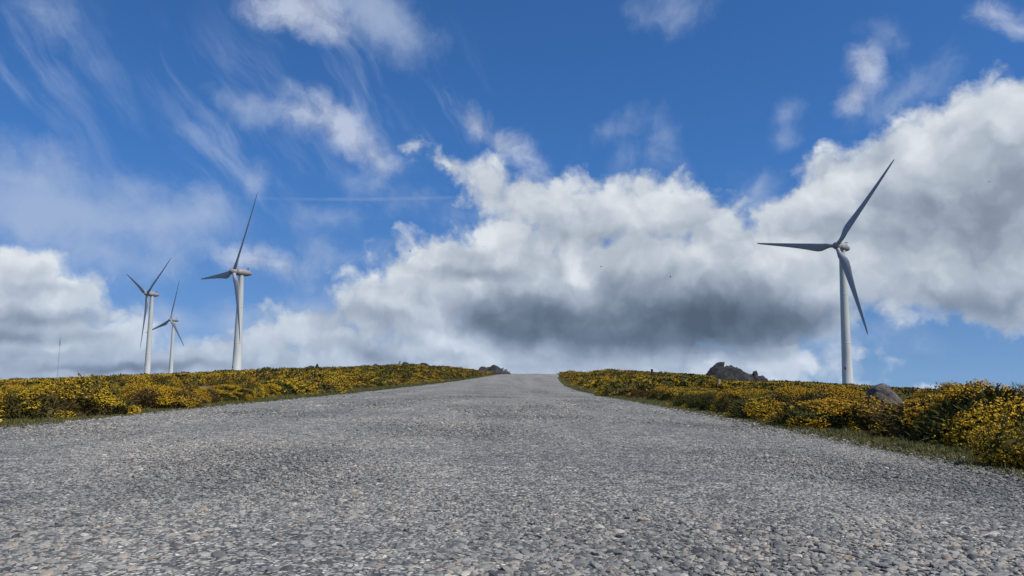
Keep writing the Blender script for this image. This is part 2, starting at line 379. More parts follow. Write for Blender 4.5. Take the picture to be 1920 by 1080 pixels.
# ------------------------------------------------------------------ loose chippings on the road
m_chip, t, b = mat('stone_chip', .75, .35)
oi = t.node('ShaderNodeObjectInfo')
cc = t.ramp(oi.outputs['Random'], [(0, (.075,.079,.082)), (.18, (.14,.143,.143)), (.44, (.232,.232,.222)), (.72, (.325,.32,.298)), (.86, (.38,.345,.29)), (.93, (.28,.225,.18)), (1, (.52,.50,.45))])
nn = t.noise(t.node('ShaderNodeTexCoord').outputs['Object'], 3, 4, .6)
cc = t.mix(1.0, cc, t.ramp(nn, [(.3, (.6,.6,.62)), (.7, (1.2,1.2,1.18))]), 'MULTIPLY')
big = t.noise(t.v('MULTIPLY', t.node('ShaderNodeNewGeometry').outputs['Position'], (1, 1, 0)), .55, 5, .55)
st = t.noise(t.v('MULTIPLY', t.v('MULTIPLY', t.node('ShaderNodeNewGeometry').outputs['Position'], (1, 1, 0)), (1.3, .07, 1)), 1, 4, .6)
cc = t.mix(1.0, cc, t.ramp(st, [(.35, (.82,.835,.84)), (.6, (1.10,1.09,1.07))]), 'MULTIPLY')
cc = t.mix(1.0, cc, t.ramp(big, [(.32, (.72,.76,.80)), (.5, (1.02,1.01,1)), (.68, (1.22,1.19,1.14))]), 'MULTIPLY')
t.L.new(cc, b.inputs['Base Color'])
rs = np.random.RandomState(11); v0, f0 = ico(2); chips = []
for k in range(6):
    nrm = rs.normal(size=(9, 3)); nrm /= np.linalg.norm(nrm, axis=1)[:, None]; dd = rs.uniform(.6, .95, 9)
    dots = v0@nrm.T; rr = np.where(dots > .05, dd[None]/np.maximum(dots, .05), 9).min(1); rr = np.minimum(rr, 1.1)
    chips.append(mesh_np('stone_chip', v0*rr[:, None]*[1, .8, .62], f0, m_chip, False, link=False))
def wedge(n, d0, d1, t0, t1, p=1.):
    y = (d0**(1+p) + rs.uniform(size=n)*(d1**(1+p)-d0**(1+p)))**(1/(1+p)); x = rs.uniform(t0, t1, n)*y; return x, y
yg = np.linspace(1.25, 36, 4000); pdf = yg/(1+(yg/4.2)**2.7)*(yg < 36)*sstep(36, 24, yg); cdf = np.cumsum(pdf); cdf /= cdf[-1]
n = 260000; y = np.interp(rs.uniform(size=n), cdf, yg); x = rs.uniform(-.8, .8, n)*y
ok = np.abs(x-road_c(y)) < HALF-.03+np.abs(rs.normal(size=len(x)))*.13; x, y = x[ok], y[ok]
n = len(x); sz = np.clip(rs.lognormal(math.log(.0050), .45, n), .0022, .017)*np.clip(y/5, 1, 2.2)*(1+.75*sstep(2.5, 1.5, y+rs.normal(size=n)*.2))
z = road_top(x, y)-sz*.10
sc = np.stack([sz, sz*rs.uniform(.75, 1.1, n), sz*rs.uniform(.45, .85, n)*np.clip(9/y, .4, 1)], -1)
scatter('road_gravel', np.stack([x, y, z], -1), np.stack([rs.normal(size=n)*.22, rs.normal(size=n)*.22, rs.uniform(0, 6.28, n)], -1), sc, rs.randint(0, 6, n), chips,
        'loose grey and beige stone chippings covering the road surface', 'gravel')

# ------------------------------------------------------------------ verge grass
m_grass, t, b = mat('verge_grass', .8, .2)
oi = t.node('ShaderNodeObjectInfo')
t.L.new(t.ramp(oi.outputs['Random'], [(0, (.06,.075,.02)), (.35, (.09,.105,.028)), (.65, (.14,.13,.045)), (1, (.24,.19,.09))]), b.inputs['Base Color'])
tufts = []
for k in range(4):
    tri = []
    for _ in range(26):
        a = rs.uniform(0, 6.28); r0 = rs.uniform(0, .045); h = rs.uniform(.015, .05)*(1.6 if k == 3 and rs.uniform() < .25 else 1); bx, by = r0*math.cos(a), r0*math.sin(a)
        a2 = rs.uniform(0, 6.28); w = .0018+rs.uniform(0, .001); ln = rs.uniform(.3, .9)*h; wx, wy = -math.sin(a2)*w, math.cos(a2)*w
        mx, my = bx+math.cos(a2)*ln*.35, by+math.sin(a2)*ln*.35; tx, ty = bx+math.cos(a2)*ln, by+math.sin(a2)*ln
        tri += [(bx-wx, by-wy, -.005), (bx+wx, by+wy, -.005), (mx+wx*.8, my+wy*.8, h*.6), (mx-wx*.8, my-wy*.8, h*.6)]
        tri += [(mx-wx*.8, my-wy*.8, h*.6), (mx+wx*.8, my+wy*.8, h*.6), (tx+wx*.15, ty+wy*.15, h), (tx-wx*.15, ty-wy*.15, h)]
    tufts.append(mesh_poly('grass_tuft', tri, 4, m_grass, link=False))
n = 46000; y = 1.5+rs.uniform(size=n)**1.35*60; side = np.where(rs.uniform(size=n) < .5, -1, 1)
lat = np.abs(rs.normal(size=n))*.62 + rs.normal(size=n)*.03 - .02
x = road_c(y)+side*(HALF+lat); ok = np.abs(x/y) < .95; x, y = x[ok], y[ok]; n = len(x)
s_ = rs.uniform(.3, .7, n)*np.clip(y/10, 1, 2.5)
scatter('verge_grass', np.stack([x, y, ground(x, y)], -1), np.stack([0*x, 0*x, rs.uniform(0, 6.28, n)], -1), np.stack([s_]*3, -1), rs.randint(0, 4, n), tufts,
        'short olive green grass growing along both edges of the road', 'grass')

# ------------------------------------------------------------------ gorse
def gorse_mats():
    mf, t, b = mat('gorse_foliage', .85, .15)
    rnd = t.node('ShaderNodeObjectInfo').outputs['Random']; ge = t.node('ShaderNodeNewGeometry')
    pn = t.noise(ge.outputs['Position'], .35, 3, .5); fn = t.noise(ge.outputs['Position'], 6, 3, .6)
    c_ = t.ramp(fn, [(.3, (.034,.038,.011)), (.5, (.066,.067,.016)), (.7, (.13,.11,.026))])
    c_ = t.mix(t.rng(t.m('ADD', pn, t.m('MULTIPLY', rnd, .35)), .64, .9, 0, .7, True), c_, (.12,.068,.028,1))
    t.L.new(c_, b.inputs['Base Color'])
    my, t, b = mat('gorse_blossom', .7, .2)
    rnd = t.node('ShaderNodeObjectInfo').outputs['Random']; ge = t.node('ShaderNodeNewGeometry')
    ri = ge.outputs['Random Per Island']; pn = t.noise(ge.outputs['Position'], .55, 3, .5)
    c_ = t.ramp(ri, [(0, (.19,.14,.015)), (.3, (.38,.25,.013)), (.65, (.57,.36,.014)), (1, (.78,.54,.04))])
    c_ = t.mix(t.rng(t.m('ADD', t.m('MULTIPLY', rnd, .5), pn), .62, 1.05, 0, .8, True), c_, (.44,.245,.014,1))
    t.L.new(c_, b.inputs['Base Color'])
    return mf, my
m_fol, m_blo = gorse_mats()
def dome_radius(rs, nb=9, amp=.32):
    c = rs.normal(size=(nb, 3)); c[:, 2] = np.abs(c[:, 2]); c /= np.linalg.norm(c, axis=1)[:, None]; a = rs.uniform(.1, amp, nb)
    return lambda u: .82 + (a[None]*np.exp((u@c.T-1)*9)).sum(1)
def bush_geo(seed, nsp, nfl, sl, sw, fs, fq, cover):
    """unit dome, base radius about 1, height about 1: returns foliage quads and blossom quads"""
    rs = np.random.RandomState(seed); rf = dome_radius(rs)
    def dirs(n, low=-.15):
        u = rs.normal(size=(n*3, 3)); u /= np.linalg.norm(u, axis=1)[:, None]; return u[u[:, 2] > low][:n]
    u = dirs(nsp); n = len(u); rr = rf(u)*rs.uniform(.72, 1.0, n)
    base = u*rr[:, None]; d = u+rs.normal(size=(n, 3))*.45; d[:, 2] += .35; d /= np.linalg.norm(d, axis=1)[:, None]
    fo = []
    for k in range(2):
        dd = d+rs.normal(size=(n, 3))*.3; ln = (sl*rs.uniform(.6, 1.4, n))[:, None]
        w = np.cross(dd, rs.normal(size=(n, 3))); w /= np.linalg.norm(w, axis=1)[:, None]; w = w*sw
        p0, p1, p2, p3 = base-w*.6, base+w*.6, base+dd*ln+w*.2, base+dd*ln-w*.2
        pm1, pm2 = base+dd*ln*.5+w, base+dd*ln*.5-w
        fo.append(np.stack([p0, p1, pm1, pm2], 1)); fo.append(np.stack([pm2, pm1, p2, p3], 1))
    # core
    v, f = ico(3); v2 = v[:, :]*1.; vz = v2.copy(); vz[:, 2] = np.maximum(vz[:, 2], -.2); rc = rf(v)*.80
    core = vz*rc[:, None]*(1+.06*np.sin(v@[9, 7, 5]+seed))[:, None]
    core = np.array([[core[a], core[b_], core[c_], core[c_]] for a, b_, c_ in f])
    fo = np.concatenate(fo+[core]).reshape(-1, 3)
    # blossoms: clustered sprays
    nc = 26; cc = dirs(nc, .0); wgt = rs.uniform(0, 1, nc)
    u = dirs(nfl*3, -.05); near = (u@cc.T - 1)*22; val = (wgt[None]*np.exp(near)).sum(1) + .25*np.clip(u[:, 2], 0, 1)+rs.uniform(0, .5, len(u))
    u = u[np.argsort(-val)[:int(nfl*cover)]]; n = len(u)
    ctr = u*(rf(u)*rs.uniform(.9, 1.05, n))[:, None]; ctr = ctr + u*sl*.6
    fl = []
    for k in range(fq):
        c0 = ctr+rs.normal(size=(n, 3))*fs*.75; a = rs.normal(size=(n, 3)); a /= np.linalg.norm(a, axis=1)[:, None]
        b_ = np.cross(a, u+rs.normal(size=(n, 3))*.6); b_ /= np.linalg.norm(b_, axis=1)[:, None]; s = (fs*rs.uniform(.5, 1, n))[:, None]
        fl.append(np.stack([c0-a*s, c0-b_*s*.55, c0+a*s, c0+b_*s*.55], 1))
    return fo, np.concatenate(fl).reshape(-1, 3)
NEAR = []   # (foliage object template, blossom template, kind)
for k, (cov, kd) in enumerate([(1.0, 'gold'), (.95, 'gold'), (.8, 'gold'), (.5, 'mixed'), (.4, 'mixed'), (.1, 'green')]):
    fo, fl = bush_geo(20+k, 2600, 1400, .11, .014, .029, 5, cov)
    NEAR.append((mesh_poly('gorse_bush', fo, 4, m_fol, link=False), mesh_poly('blossoms', fl, 4, m_blo, link=False), kd))
FAR = []
for k, cov in enumerate([1, .95, .85, .65, .45, .2]):
    fo, fl = bush_geo(50+k, 420, 460, .15, .032, .05, 2, cov)
    nf = len(fo)//4
    o = mesh_poly('gorse_clump', np.concatenate([fo, fl]), 4, [m_fol, m_blo], link=False)
    mi = np.zeros(len(o.data.polygons), np.int32); mi[nf:] = 1; o.data.polygons.foreach_set('material_index', mi); FAR.append(o)
# clearings (x, y, radius)
def at(px, d): r_ = ray(px, 700); return r_.x*d, d
CLEAR = [(*at(1346, 31), .8), (*at(1346, 27.5), 1.3), (*at(1346, 24), 1.0), (*at(1655, 9.0), .38), (*at(382, 14), .5), (*at(382, 13), .55), (*at(1378, 58), 1.6), (*at(1350, 56.5), 1.0), (*at(1410, 56.5), 1.0), (*at(1365, 54), 1.3), (*at(1395, 54), 1.2), (*at(1290, 34), 1.5)]
def free(x, y):
    return all((x-a)**2+(y-b_)**2 > r_*r_ for a, b_, r_ in CLEAR)
def zpx(px, py, d): return CAMH + ray(px, py).z*d
random.seed(5); rs = np.random.RandomState(77)
# hand-placed leading bushes: (photo x of centre, distance, half width, height, proto, label)
LEAD = [(1850,5.35,.54,.46,0,'large golden gorse bush at the right edge of the photo beside the verge'),
        (1745,5.9,.46,.36,3,'dark green gorse bush with scattered blossom just left of the largest right-hand bush'),
        (1655,6.6,.40,.28,1,'golden gorse bush directly in front of the smooth grey boulder'),
        (1560,7.0,.50,.34,0,'tall bright gorse bush left of the smooth grey boulder, nearest the road'),
        (1440,8.3,.46,.30,3,'reddish green gorse bush at the right verge, below the tall jagged outcrop'),
        (190,8.1,.46,.30,1,'broad golden gorse bush by the left verge below the leftmost turbine'),
        (60,7.5,.44,.28,4,'low half-green gorse bush by the left verge at the corner of the photo'),
        (300,9.7,.46,.32,0,'bright orange-yellow gorse bush by the left verge right of the broad one')]
CAP = [(-200,728),(0,726),(200,726),(400,716),(600,702),(900,694),(1060,702),(1190,712),(1225,718),(1262,732),(1298,734),(1398,735),(1430,735),(1455,732),(1550,732),(1615,744),(1622,760),(1694,762),(1705,752),(1740,744),(1785,724),(1860,717),(1920,718),(2100,720)]
_cx = [ray(*p).x for p in CAP]; _cz = [ray(*p).z for p in CAP]
_sx = [ray(*p).x for p in SIL]; _sz = [ray(*p).z for p in SIL]
def los(x, y): return CAMH + float(np.interp(x/y, _sx, _sz))*y
def cap(x, y):
    """greatest height of a near bush so that the heath behind it, the boulder and the post stay in view"""
    return CAMH + float(np.interp(x/y, _cx, _cz))*y - gz(x, y)
def bush(x, y, r_, h, k, label, group, rz):
    fo, fl, kd = NEAR[k]
    if math.hypot(x, y) < 20: h = max(.06, min(h, cap(x, y)/1.14*rs.uniform(.85, 1.06)))
    o = fo.copy(); COL.objects.link(o); o.location = (x, y, gz(x, y)-.02); o.scale = (r_, r_, h); o.rotation_euler = (0, 0, rz)
    tag(o, label, 'gorse bush', group)
    c_ = fl.copy(); COL.objects.link(c_); c_.parent = o
    return o
taken = []
for px, d, r_, h, k, lab in LEAD:
    x, y = at(px, d); taken.append((x, y, r_)); bush(x, y, r_, h, k, lab, None, random.uniform(0, 6.28))
cand = []
step = .40
for iy in range(int(-3/step), int(95/step)):
    for ix in range(int(-80/step), int(80/step)):
        x = (ix+rs.uniform(-.45, .45))*step; y = (iy+rs.uniform(-.45, .45))*step
        if y < 1.2: continue
        if abs(x)/y > .93 and not (y < 6 and abs(x) < 6.5): continue
        rho = math.hypot(x, y)
        if rho > 15 and rs.uniform() > max(.32, 1-(rho-15)/26): continue
        lat = abs(x-float(road_c(y)))-HALF
        if lat < (.60 if x < 0 else .42)+(.35 if rho > 20 else 0)+.22*math.sin(y*.9+(2 if x > 0 else 0))+rs.uniform(0, .2): continue
        if not free(x, y): continue
        cand.append((rho, x, y, lat))
cand.sort()
inview = [c_ for c_ in cand if abs(c_[1]/c_[2]) < .72]
GRP = {('gold', -1): 'golden gorse bushes left of the road', ('mixed', -1): 'half-green gorse bushes left of the road', ('green', -1): 'dark green gorse bushes left of the road',
       ('gold', 1): 'golden gorse bushes right of the road', ('mixed', 1): 'half-green gorse bushes right of the road', ('green', 1): 'dark green gorse bushes right of the road'}
LAB = {('gold', -1): 'gorse bush thick with golden blossom in the near heath left of the road', ('mixed', -1): 'gorse bush half green half yellow in the near heath left of the road',
       ('green', -1): 'dark green gorse bush with hardly any blossom in the near heath left of the road', ('gold', 1): 'gorse bush thick with golden blossom in the near heath right of the road',
       ('mixed', 1): 'gorse bush half green half yellow in the near heath right of the road', ('green', 1): 'dark green gorse bush with hardly any blossom in the near heath right of the road'}
pts, rots, scs, ids = [], [], [], []
cnt = 0
for rho, x, y, lat in cand:
    pn = .5+.9*float(lump(x*2.3+40, y*2.3-9))+rs.normal()*.16
    edge_ = .75 if lat < 1.0 else 1
    if cnt < 292 and abs(x/y) < .76 and rho < 18:
        if any((x-a)**2+(y-b_)**2 < (.75*r0)**2 for a, b_, r0 in taken): continue
        if any((x-a)**2+(y-b_)**2 < .34**2 for a, b_, r0 in taken): continue
        k = 0 if pn > .78 else 1 if pn > .62 else 2 if pn > .48 else 3 if pn > .38 else 4 if pn > .25 else 5
        sd_ = 1 if x > 0 else -1; kd = NEAR[k][2]
        r_ = rs.uniform(.27, .44)*edge_; h = rs.uniform(.22, .36)*edge_
        bush(x, y, r_, h, k, LAB[kd, sd_], GRP[kd, sd_], rs.uniform(0, 6.28)); taken.append((x, y, r_)); cnt += 1
    else:
        k = 0 if pn > .72 else 1 if pn > .58 else 2 if pn > .46 else 3 if pn > .36 else 4 if pn > .25 else 5
        g_ = 1 if rho < 25 else 1.25
        r_ = rs.uniform(.34, .66)*g_; h = rs.uniform(.17, .40)*(1.1 if rho > 25 else 1)
        if rho < 22 or (rho < 31 and _cx[8]-.02 < x/y < _cx[11]+.01): h = max(.06, min(h, cap(x, y)/1.2))
        if rho < 66: h = max(.08, min(h, (los(x, y)-gz(x, y))/1.12))
        pts.append((x, y, gz(x, y)-.03)); rots.append((0, 0, rs.uniform(0, 6.28))); scs.append((r_, r_, h)); ids.append(k)
# the heath goes on to both sides of what the photograph shows
r2 = np.random.RandomState(5)
for iy in range(2, 150):
    for ix in range(-190, 190):
        x = (ix+r2.uniform(-.45, .45))*.62; y = (iy+r2.uniform(-.45, .45))*.62
        if not (.93 <= abs(x)/y < 2.4) or math.hypot(x, y) > 95 or abs(x-float(road_c(y)))-HALF < 1.1: continue
        if abs(x)/y < 1 and y < 6 and abs(x) < 6.5: continue
        r_ = r2.uniform(.45, .75); pts.append((x, y, gz(x, y)-.03)); rots.append((0, 0, r2.uniform(0, 6.28))); scs.append((r_, r_, r2.uniform(.18, .36))); ids.append(int(r2.choice([0, 1, 2, 3, 3, 4, 5])))
print('bushes', cnt+len(LEAD), 'far', len(pts))
scatter('gorse_heath', pts, rots, scs, ids, FAR, 'continuous yellow and olive gorse heath covering the ground away from the road', 'heath')

# ------------------------------------------------------------------ rocks
def rock_mat(name, a, b_, c_, sc):
    m, t, b = mat(name, .9, .15); pos = t.node('ShaderNodeNewGeometry').outputs['Position']
    n = t.noise(pos, sc, 7, .65); n2 = t.noise(pos, sc*5, 5, .65); v = t.node('ShaderNodeTexVoronoi', {'feature': 'DISTANCE_TO_EDGE'}, {'Vector': t.v('ADD', pos, t.v('SCALE', t.noise(pos, sc, 3, .5, out=1), sc=.5)), 'Scale': sc*.9})
    c0 = t.ramp(n, [(.3, a), (.52, b_), (.72, c_)])
    c0 = t.mix(t.rng(v.outputs[0], .05, .0, 0, .7), c0, (.02,.02,.02,1))
    t.L.new(c0, b.inputs['Base Color'])
    bp = t.node('ShaderNodeBump', ins={'Strength': 1, 'Distance': .25/sc, 'Height': t.m('ADD', n, t.m('MULTIPLY', n2, .5))}); t.L.new(bp.outputs[0], b.inputs['Normal']); return m
m_rock = rock_mat('outcrop_rock', (.022,.023,.027), (.05,.05,.052), (.11,.105,.098), 2.2)
m_boul = rock_mat('boulder_rock', (.095,.084,.078), (.14,.125,.117), (.20,.18,.17), 7)
def rock_piece(seed, size, loc, tilt=(0, 0, 0), sub=4, planes=22, sharp=(.55, .95)):
    rs = np.random.RandomState(seed); v, f = ico(sub)
    nrm = rs.normal(size=(planes, 3)); nrm /= np.linalg.norm(nrm, axis=1)[:, None]; dd = rs.uniform(*sharp, planes)
    dots = v@nrm.T; rr = np.where(dots > .05, dd[None]/np.maximum(dots, .05), 9).min(1); rr = np.minimum(rr, 1.15)
    rr = rr*(1+.025*np.sin(v@rs.normal(size=3)*14)+.02*np.sin(v@rs.normal(size=3)*27)+rs.normal(size=len(v))*.008)
    p = v*rr[:, None]*np.array(size)
    p = p@np.array(Euler(tilt).to_matrix()).T + np.array(loc)
    return p, f
def rocks(name, pieces, m, label, cat, origin, group=None):
    V, Fs, n = [], [], 0
    for pc in pieces:
        p, f = rock_piece(**pc); V.append(p); Fs += [[a+n for a in q_] for q_ in f]; n += len(p)
    o = mesh_np(name, np.concatenate(V), Fs, m, False); o.location = origin
    return tag(o, label, cat, group)
def px2m(d): return d/F
def crag(seed, prof, D, pc, depth, m, label, name='rock_outcrop', cell=.45, drop=.5):
    """rock mass whose skyline follows a profile [(photo x, photo y)], broken into tilted blocks"""
    rs = np.random.RandomState(seed); ox, oy = at(pc, D); oz = gz(ox, oy); u = D/F
    px = np.array([p[0] for p in prof]); X = (px-pc)*u; Zt = np.array([zpx(a_, b_, D)-oz for a_, b_ in prof])
    nx = 150; ny = 60; gx = np.linspace(X[0], X[-1], nx); gy = np.linspace(-1, 1, ny)
    GX, GY = np.meshgrid(gx, gy, indexing='ij')
    H_ = np.interp(GX+.10*np.sin(GY*5+seed), X, Zt)+drop
    ns = int((X[-1]-X[0])*2*depth/(cell*cell)*1.3); sx_ = rs.uniform(X[0], X[-1], ns); sy_ = rs.uniform(-1, 1, ns)
    d2 = (GX[..., None]-sx_)**2+((GY[..., None]-sy_)*depth)**2*1.0; k = d2.argmin(-1)
    tx, ty, oo = rs.normal(size=ns)*.5, rs.normal(size=ns)*.45, rs.normal(size=ns)*.09
    f_ = oo[k]+tx[k]*(GX-sx_[k])+ty[k]*(GY-sy_[k])*depth
    sh = 1-np.abs(GY)**2.6
    Z = H_*sh*(1+f_*.26)-drop
    DX = f_*.18
    V = np.stack([GX+DX, GY*depth+f_*.15, Z], -1).reshape(-1, 3)
    fc = [(i_*ny+j_, (i_+1)*ny+j_, (i_+1)*ny+j_+1, i_*ny+j_+1) for i_ in range(nx-1) for j_ in range(ny-1)]
    o = mesh_np(name, V, fc, m, False); o.location = (ox, oy, oz); return tag(o, label, 'rock outcrop')
crag(3, [(1314,722),(1320,706),(1326,700),(1334,689),(1342,683),(1350,683),(1360,685),(1372,685),(1382,688),(1392,695),(1404,701),(1410,703),(1412,698),(1418,697),(1421,704),(1430,704),(1436,710),(1442,724)], 58, 1378, 1.1, m_rock,
     'large jagged dark grey rock outcrop on the right-hand skyline left of the turbine')
crag(5, [(896,705),(899,689),(903,687),(910,689),(918,688),(924,684),(929,685),(935,690),(940,695),(950,697),(956,701),(962,708)], 78, 928, .9, m_rock,
     'small dark rock outcrop left of the point where the road tops the crest', cell=.35)
# dark stones along the left skyline
RR = [(594,684,4,'upright dark rock alone on the left skyline, farthest left of the ridge rocks'),(582,687,6,'low flat rock beside the upright rock on the left skyline'),(706,684,7,'dark rock at the left end of the ridge-top row of rocks'),
      (724,683,6,'squat dark rock second in the ridge-top row'),(738,682,7,'blocky dark rock third in the ridge-top row'),(759,678,9,'tallest dark rock of the ridge-top row'),(777,681,10,'broad dark rock right of the tallest ridge-top rock'),(794,683,9,'low dark rock near the right end of the ridge-top row'),(812,685,8,'last low rock at the right end of the ridge-top row'),(667,687,5,'small lone rock between the upright rock and the ridge-top row')]
for k, (px, top, w, lab) in enumerate(RR):
    D = 67; x, y = at(px, D); zg = gz(x, y); zt = max(zpx(px, top, D)-zg, .3)*(.92 if k % 2 else 1); u = px2m(D)
    rocks('ridge_rock', [dict(seed=60+k, size=(w*u*(1.5+.5*math.sin(k*2.3)), .5, zt*.8), loc=(0, 0, zt*.42), tilt=(0, .2*math.sin(k), k), sub=3), dict(seed=90+k, size=(w*u*.8, .35, zt*.5), loc=(w*u*.5, .1, zt*.3), tilt=(.2, 0, k), sub=3)], m_rock, lab, 'rock', (x, y, zg), 'rocks along the left skyline')
# smooth boulder in the gorse
D = 9.0; x, y = at(1655, D); zg = gz(x, y); zt = zpx(1655, 727, D)-zg
def boulder():
    v, f = ico(5); rs = np.random.RandomState(12)
    nrm = np.array([(-.95,-.15,.25),(.75,-.2,.62),(-.2,-.85,.45),(.45,-.75,.1),(-.35,.1,.93),(.2,.9,.3),(.95,.3,-.1),(-.6,.7,.3),(-.75,-.65,.2)]); nrm /= np.linalg.norm(nrm, axis=1)[:, None]
    dd = np.array([.72,.66,.74,.80,.92,.8,.9,.8,.84]); dots = v@nrm.T
    rr = np.where(dots > .05, dd[None]/np.maximum(dots, .05), 9); k = 14.; rr = -np.log(np.exp(-k*rr).sum(1)+np.exp(-k*1.12))/k
    rr = rr*(1+.02*np.sin(v@[9, 6, 7]+1)+.012*np.sin(v@[21, 17, 13]+2)+.006*np.sin(v@[43, 37, 51])); return v*rr[:, None], f
p, f = boulder(); p = p*np.array([.27, .27, zt*.74])+[.0, 0, zt*.42]
o = mesh_np('boulder', p, f, m_boul, True); o.location = (x, y, zg); tag(o, 'grey-brown boulder with a sloping right side, half buried in yellow gorse on the right', 'boulder')
# pale slab in the left heath
D = 13.5; x, y = at(382, D); zg = gz(x, y)
rocks('rock_slab', [dict(seed=7, size=(.19, .3, .13), loc=(0, 0, .10), tilt=(.08, 0, .3), sub=3, planes=12)], m_boul, 'pale flat stone slab half sunk in the gorse left of the road', 'rock', (x, y, zg))

# ------------------------------------------------------------------ stone marker posts
def box(name, sx_, sy_, z0, z1, m, parent, bev=.02, top=1.0):
    bm = __import__('bmesh').new(); B = __import__('bmesh')
    B.ops.create_cube(bm, size=1)
    for v in bm.verts:
        k = top if v.co.z > 0 else 1; v.co = ((v.co.x)*sx_*k, (v.co.y)*sy_*k, z0 if v.co.z < 0 else z1)
    B.ops.bevel(bm, geom=list(bm.edges), offset=bev, segments=2, affect='EDGES')
    me = bpy.data.meshes.new(name); bm.to_mesh(me); bm.free(); return finish(name, me, m, False, True, parent)
m_post, t, b = mat('weathered_post', .9, .1); pos = t.node('ShaderNodeNewGeometry').outputs['Position']
t.L.new(t.ramp(t.noise(pos, 12, 6, .65), [(.3, (.20,.165,.11)), (.55, (.36,.30,.21)), (.75, (.46,.40,.29))]), b.inputs['Base Color'])
D = 30; x, y = at(1346.5, D); o = box('marker_post', .15, .15, -.2, zpx(1346, 711, D)-gz(x, y), m_post, None, .018, .9)
o.location = (x, y, gz(x, y)); o.rotation_euler = (.02, .03, .5); tag(o, 'short tan stone marker post standing in the gorse below the jagged outcrop', 'post')
D = 66; x, y = at(1222.5, D); o = box('marker_post', .19, .19, -.3, zpx(1222, 692, D)-gz(x, y), m_rock, None, .02, 1.0)
o.location = (x, y, gz(x, y)); tag(o, 'tiny dark post on the skyline right of the road crest', 'post')

# ------------------------------------------------------------------ dead twiggy plants by the crest
m_twig, t, b = mat('dry_twig', .9, .1); b.inputs['Base Color'].default_value = (.03,.028,.022,1)
def tube(pts, rads, n=6):
    V, Fs = [], []; pts = [Vector(p) for p in pts]
    for i_, p in enumerate(pts):
        d = (pts[min(i_+1, len(pts)-1)]-pts[max(i_-1, 0)]).normalized(); a = d.orthogonal().normalized(); c_ = d.cross(a)
        for k in range(n): V.append(p+(a*math.cos(6.2832*k/n)+c_*math.sin(6.2832*k/n))*rads[i_])
    for i_ in range(len(pts)-1):
        for k in range(n): Fs.append((i_*n+k, i_*n+(k+1) % n, (i_+1)*n+(k+1) % n, (i_+1)*n+k))
    Fs.append(tuple(range(n))[::-1]); Fs.append(tuple((len(pts)-1)*n+k for k in range(n))); return V, Fs
def joined(name, tubes, m, parent=None, smooth=True):
    V, Fs, n = [], [], 0
    for v, f in tubes: V += list(v); Fs += [[a+n for a in q_] for q_ in f]; n += len(v)
    return mesh_np(name, V, Fs, m, smooth, True, parent)
random.seed(9)
for px, top, D, lab in [(941,690,80,'thin dark leafy sprig standing at the left of the road crest'),(948,693,80,'shorter dark sprig nearest the road at the crest'),(748,677,66,'bare upright twig on the left ridge beside the tallest rock'),(1848,721,6.2,'young gorse shoot sticking up from the bush at the right edge'),(1791,721,6.6,'green gorse tip rising against the sky left of the large bush')]:
    x, y = at(px, D); zg = gz(x, y); h = zpx(px, top, D)-zg; k_ = D/80; T_ = [tube([(0, 0, 0), (.05*k_, 0, h*.5), (-.03*k_, 0, h)], [.035*k_, .028*k_, .01*k_])]
    for _ in range(7):
        z0 = h*random.uniform(.45, .95); a = random.uniform(0, 6.28); l = random.uniform(.12, .3)*k_
        T_.append(tube([(0, 0, z0), (math.cos(a)*l, math.sin(a)*l*.5, z0+l*.5)], [.035*k_, .02*k_], 5))
    o = joined('dry_sprig', T_, m_twig if D > 20 else m_fol); o.location = (x, y, zg); tag(o, lab, 'plant')

# ------------------------------------------------------------------ wind turbines
def paint(name, c0, c1, rough=.45):
    m, t, b = mat(name, rough, .4); pos = t.node('ShaderNodeTexCoord').outputs['Object']
    n = t.noise(t.v('MULTIPLY', pos, (1, 1, .10)), .8, 3, .5)
    t.L.new(t.mix(t.rng(n, .3, .72), (*c0, 1), (*c1, 1)), b.inputs['Base Color']); return m, t, b
m_tow, t, b = paint('tower_paint', (.60,.62,.59), (.50,.52,.495))
m_bla, t, b = paint('blade_paint', (.36,.37,.40), (.31,.32,.35), .5)
m_nac, t, b = paint('nacelle_paint', (.32,.31,.305), (.24,.23,.225), .5)
m_dark, t, b = mat('dark_metal', .6, .3); b.inputs['Base Color'].default_value = (.03,.03,.035,1)
RB = 33.0; HUBH = 45.0; OV = 3.0
def lathe(prof, axis='Z', n=32):
    """prof: list of (along, radius)"""
    V, Fs = [], []
    for a, r_ in prof:
        for k in range(n):
            c_, s_ = math.cos(6.28318*k/n)*r_, math.sin(6.28318*k/n)*r_
            V.append((c_, s_, a) if axis == 'Z' else (c_, a, s_))
    for i_ in range(len(prof)-1):
        for k in range(n):
            q_ = (i_*n+k, i_*n+(k+1) % n, (i_+1)*n+(k+1) % n, (i_+1)*n+k); Fs.append(q_ if axis == 'Z' else q_[::-1])
    Fs.append(tuple(range(n))[::-1] if axis == 'Z' else tuple(range(n))); e = (len(prof)-1)*n
    Fs.append(tuple(e+k for k in range(n)) if axis == 'Z' else tuple(e+k for k in range(n))[::-1]); return V, Fs
turb = bpy.data.objects.new('wind_turbine', None); COL.objects.link(turb)
V, Fs = lathe([(-1, 1.85), (0, 1.85), (.05, 1.80), (12, 1.55), (24, 1.34), (36, 1.12), (43.2, .98), (43.5, 1.06), (43.9, 1.06)], n=40)
tower = mesh_np('tower', V, Fs, m_tow, True, True, turb)
for zf in (14.9, 29.9): pass
V, Fs = lathe([(14.95, 1.50), (15.0, 1.535), (15.12, 1.535), (15.17, 1.495)], n=40); fl1 = mesh_np('flange', V, Fs, m_tow, False, True, turb)
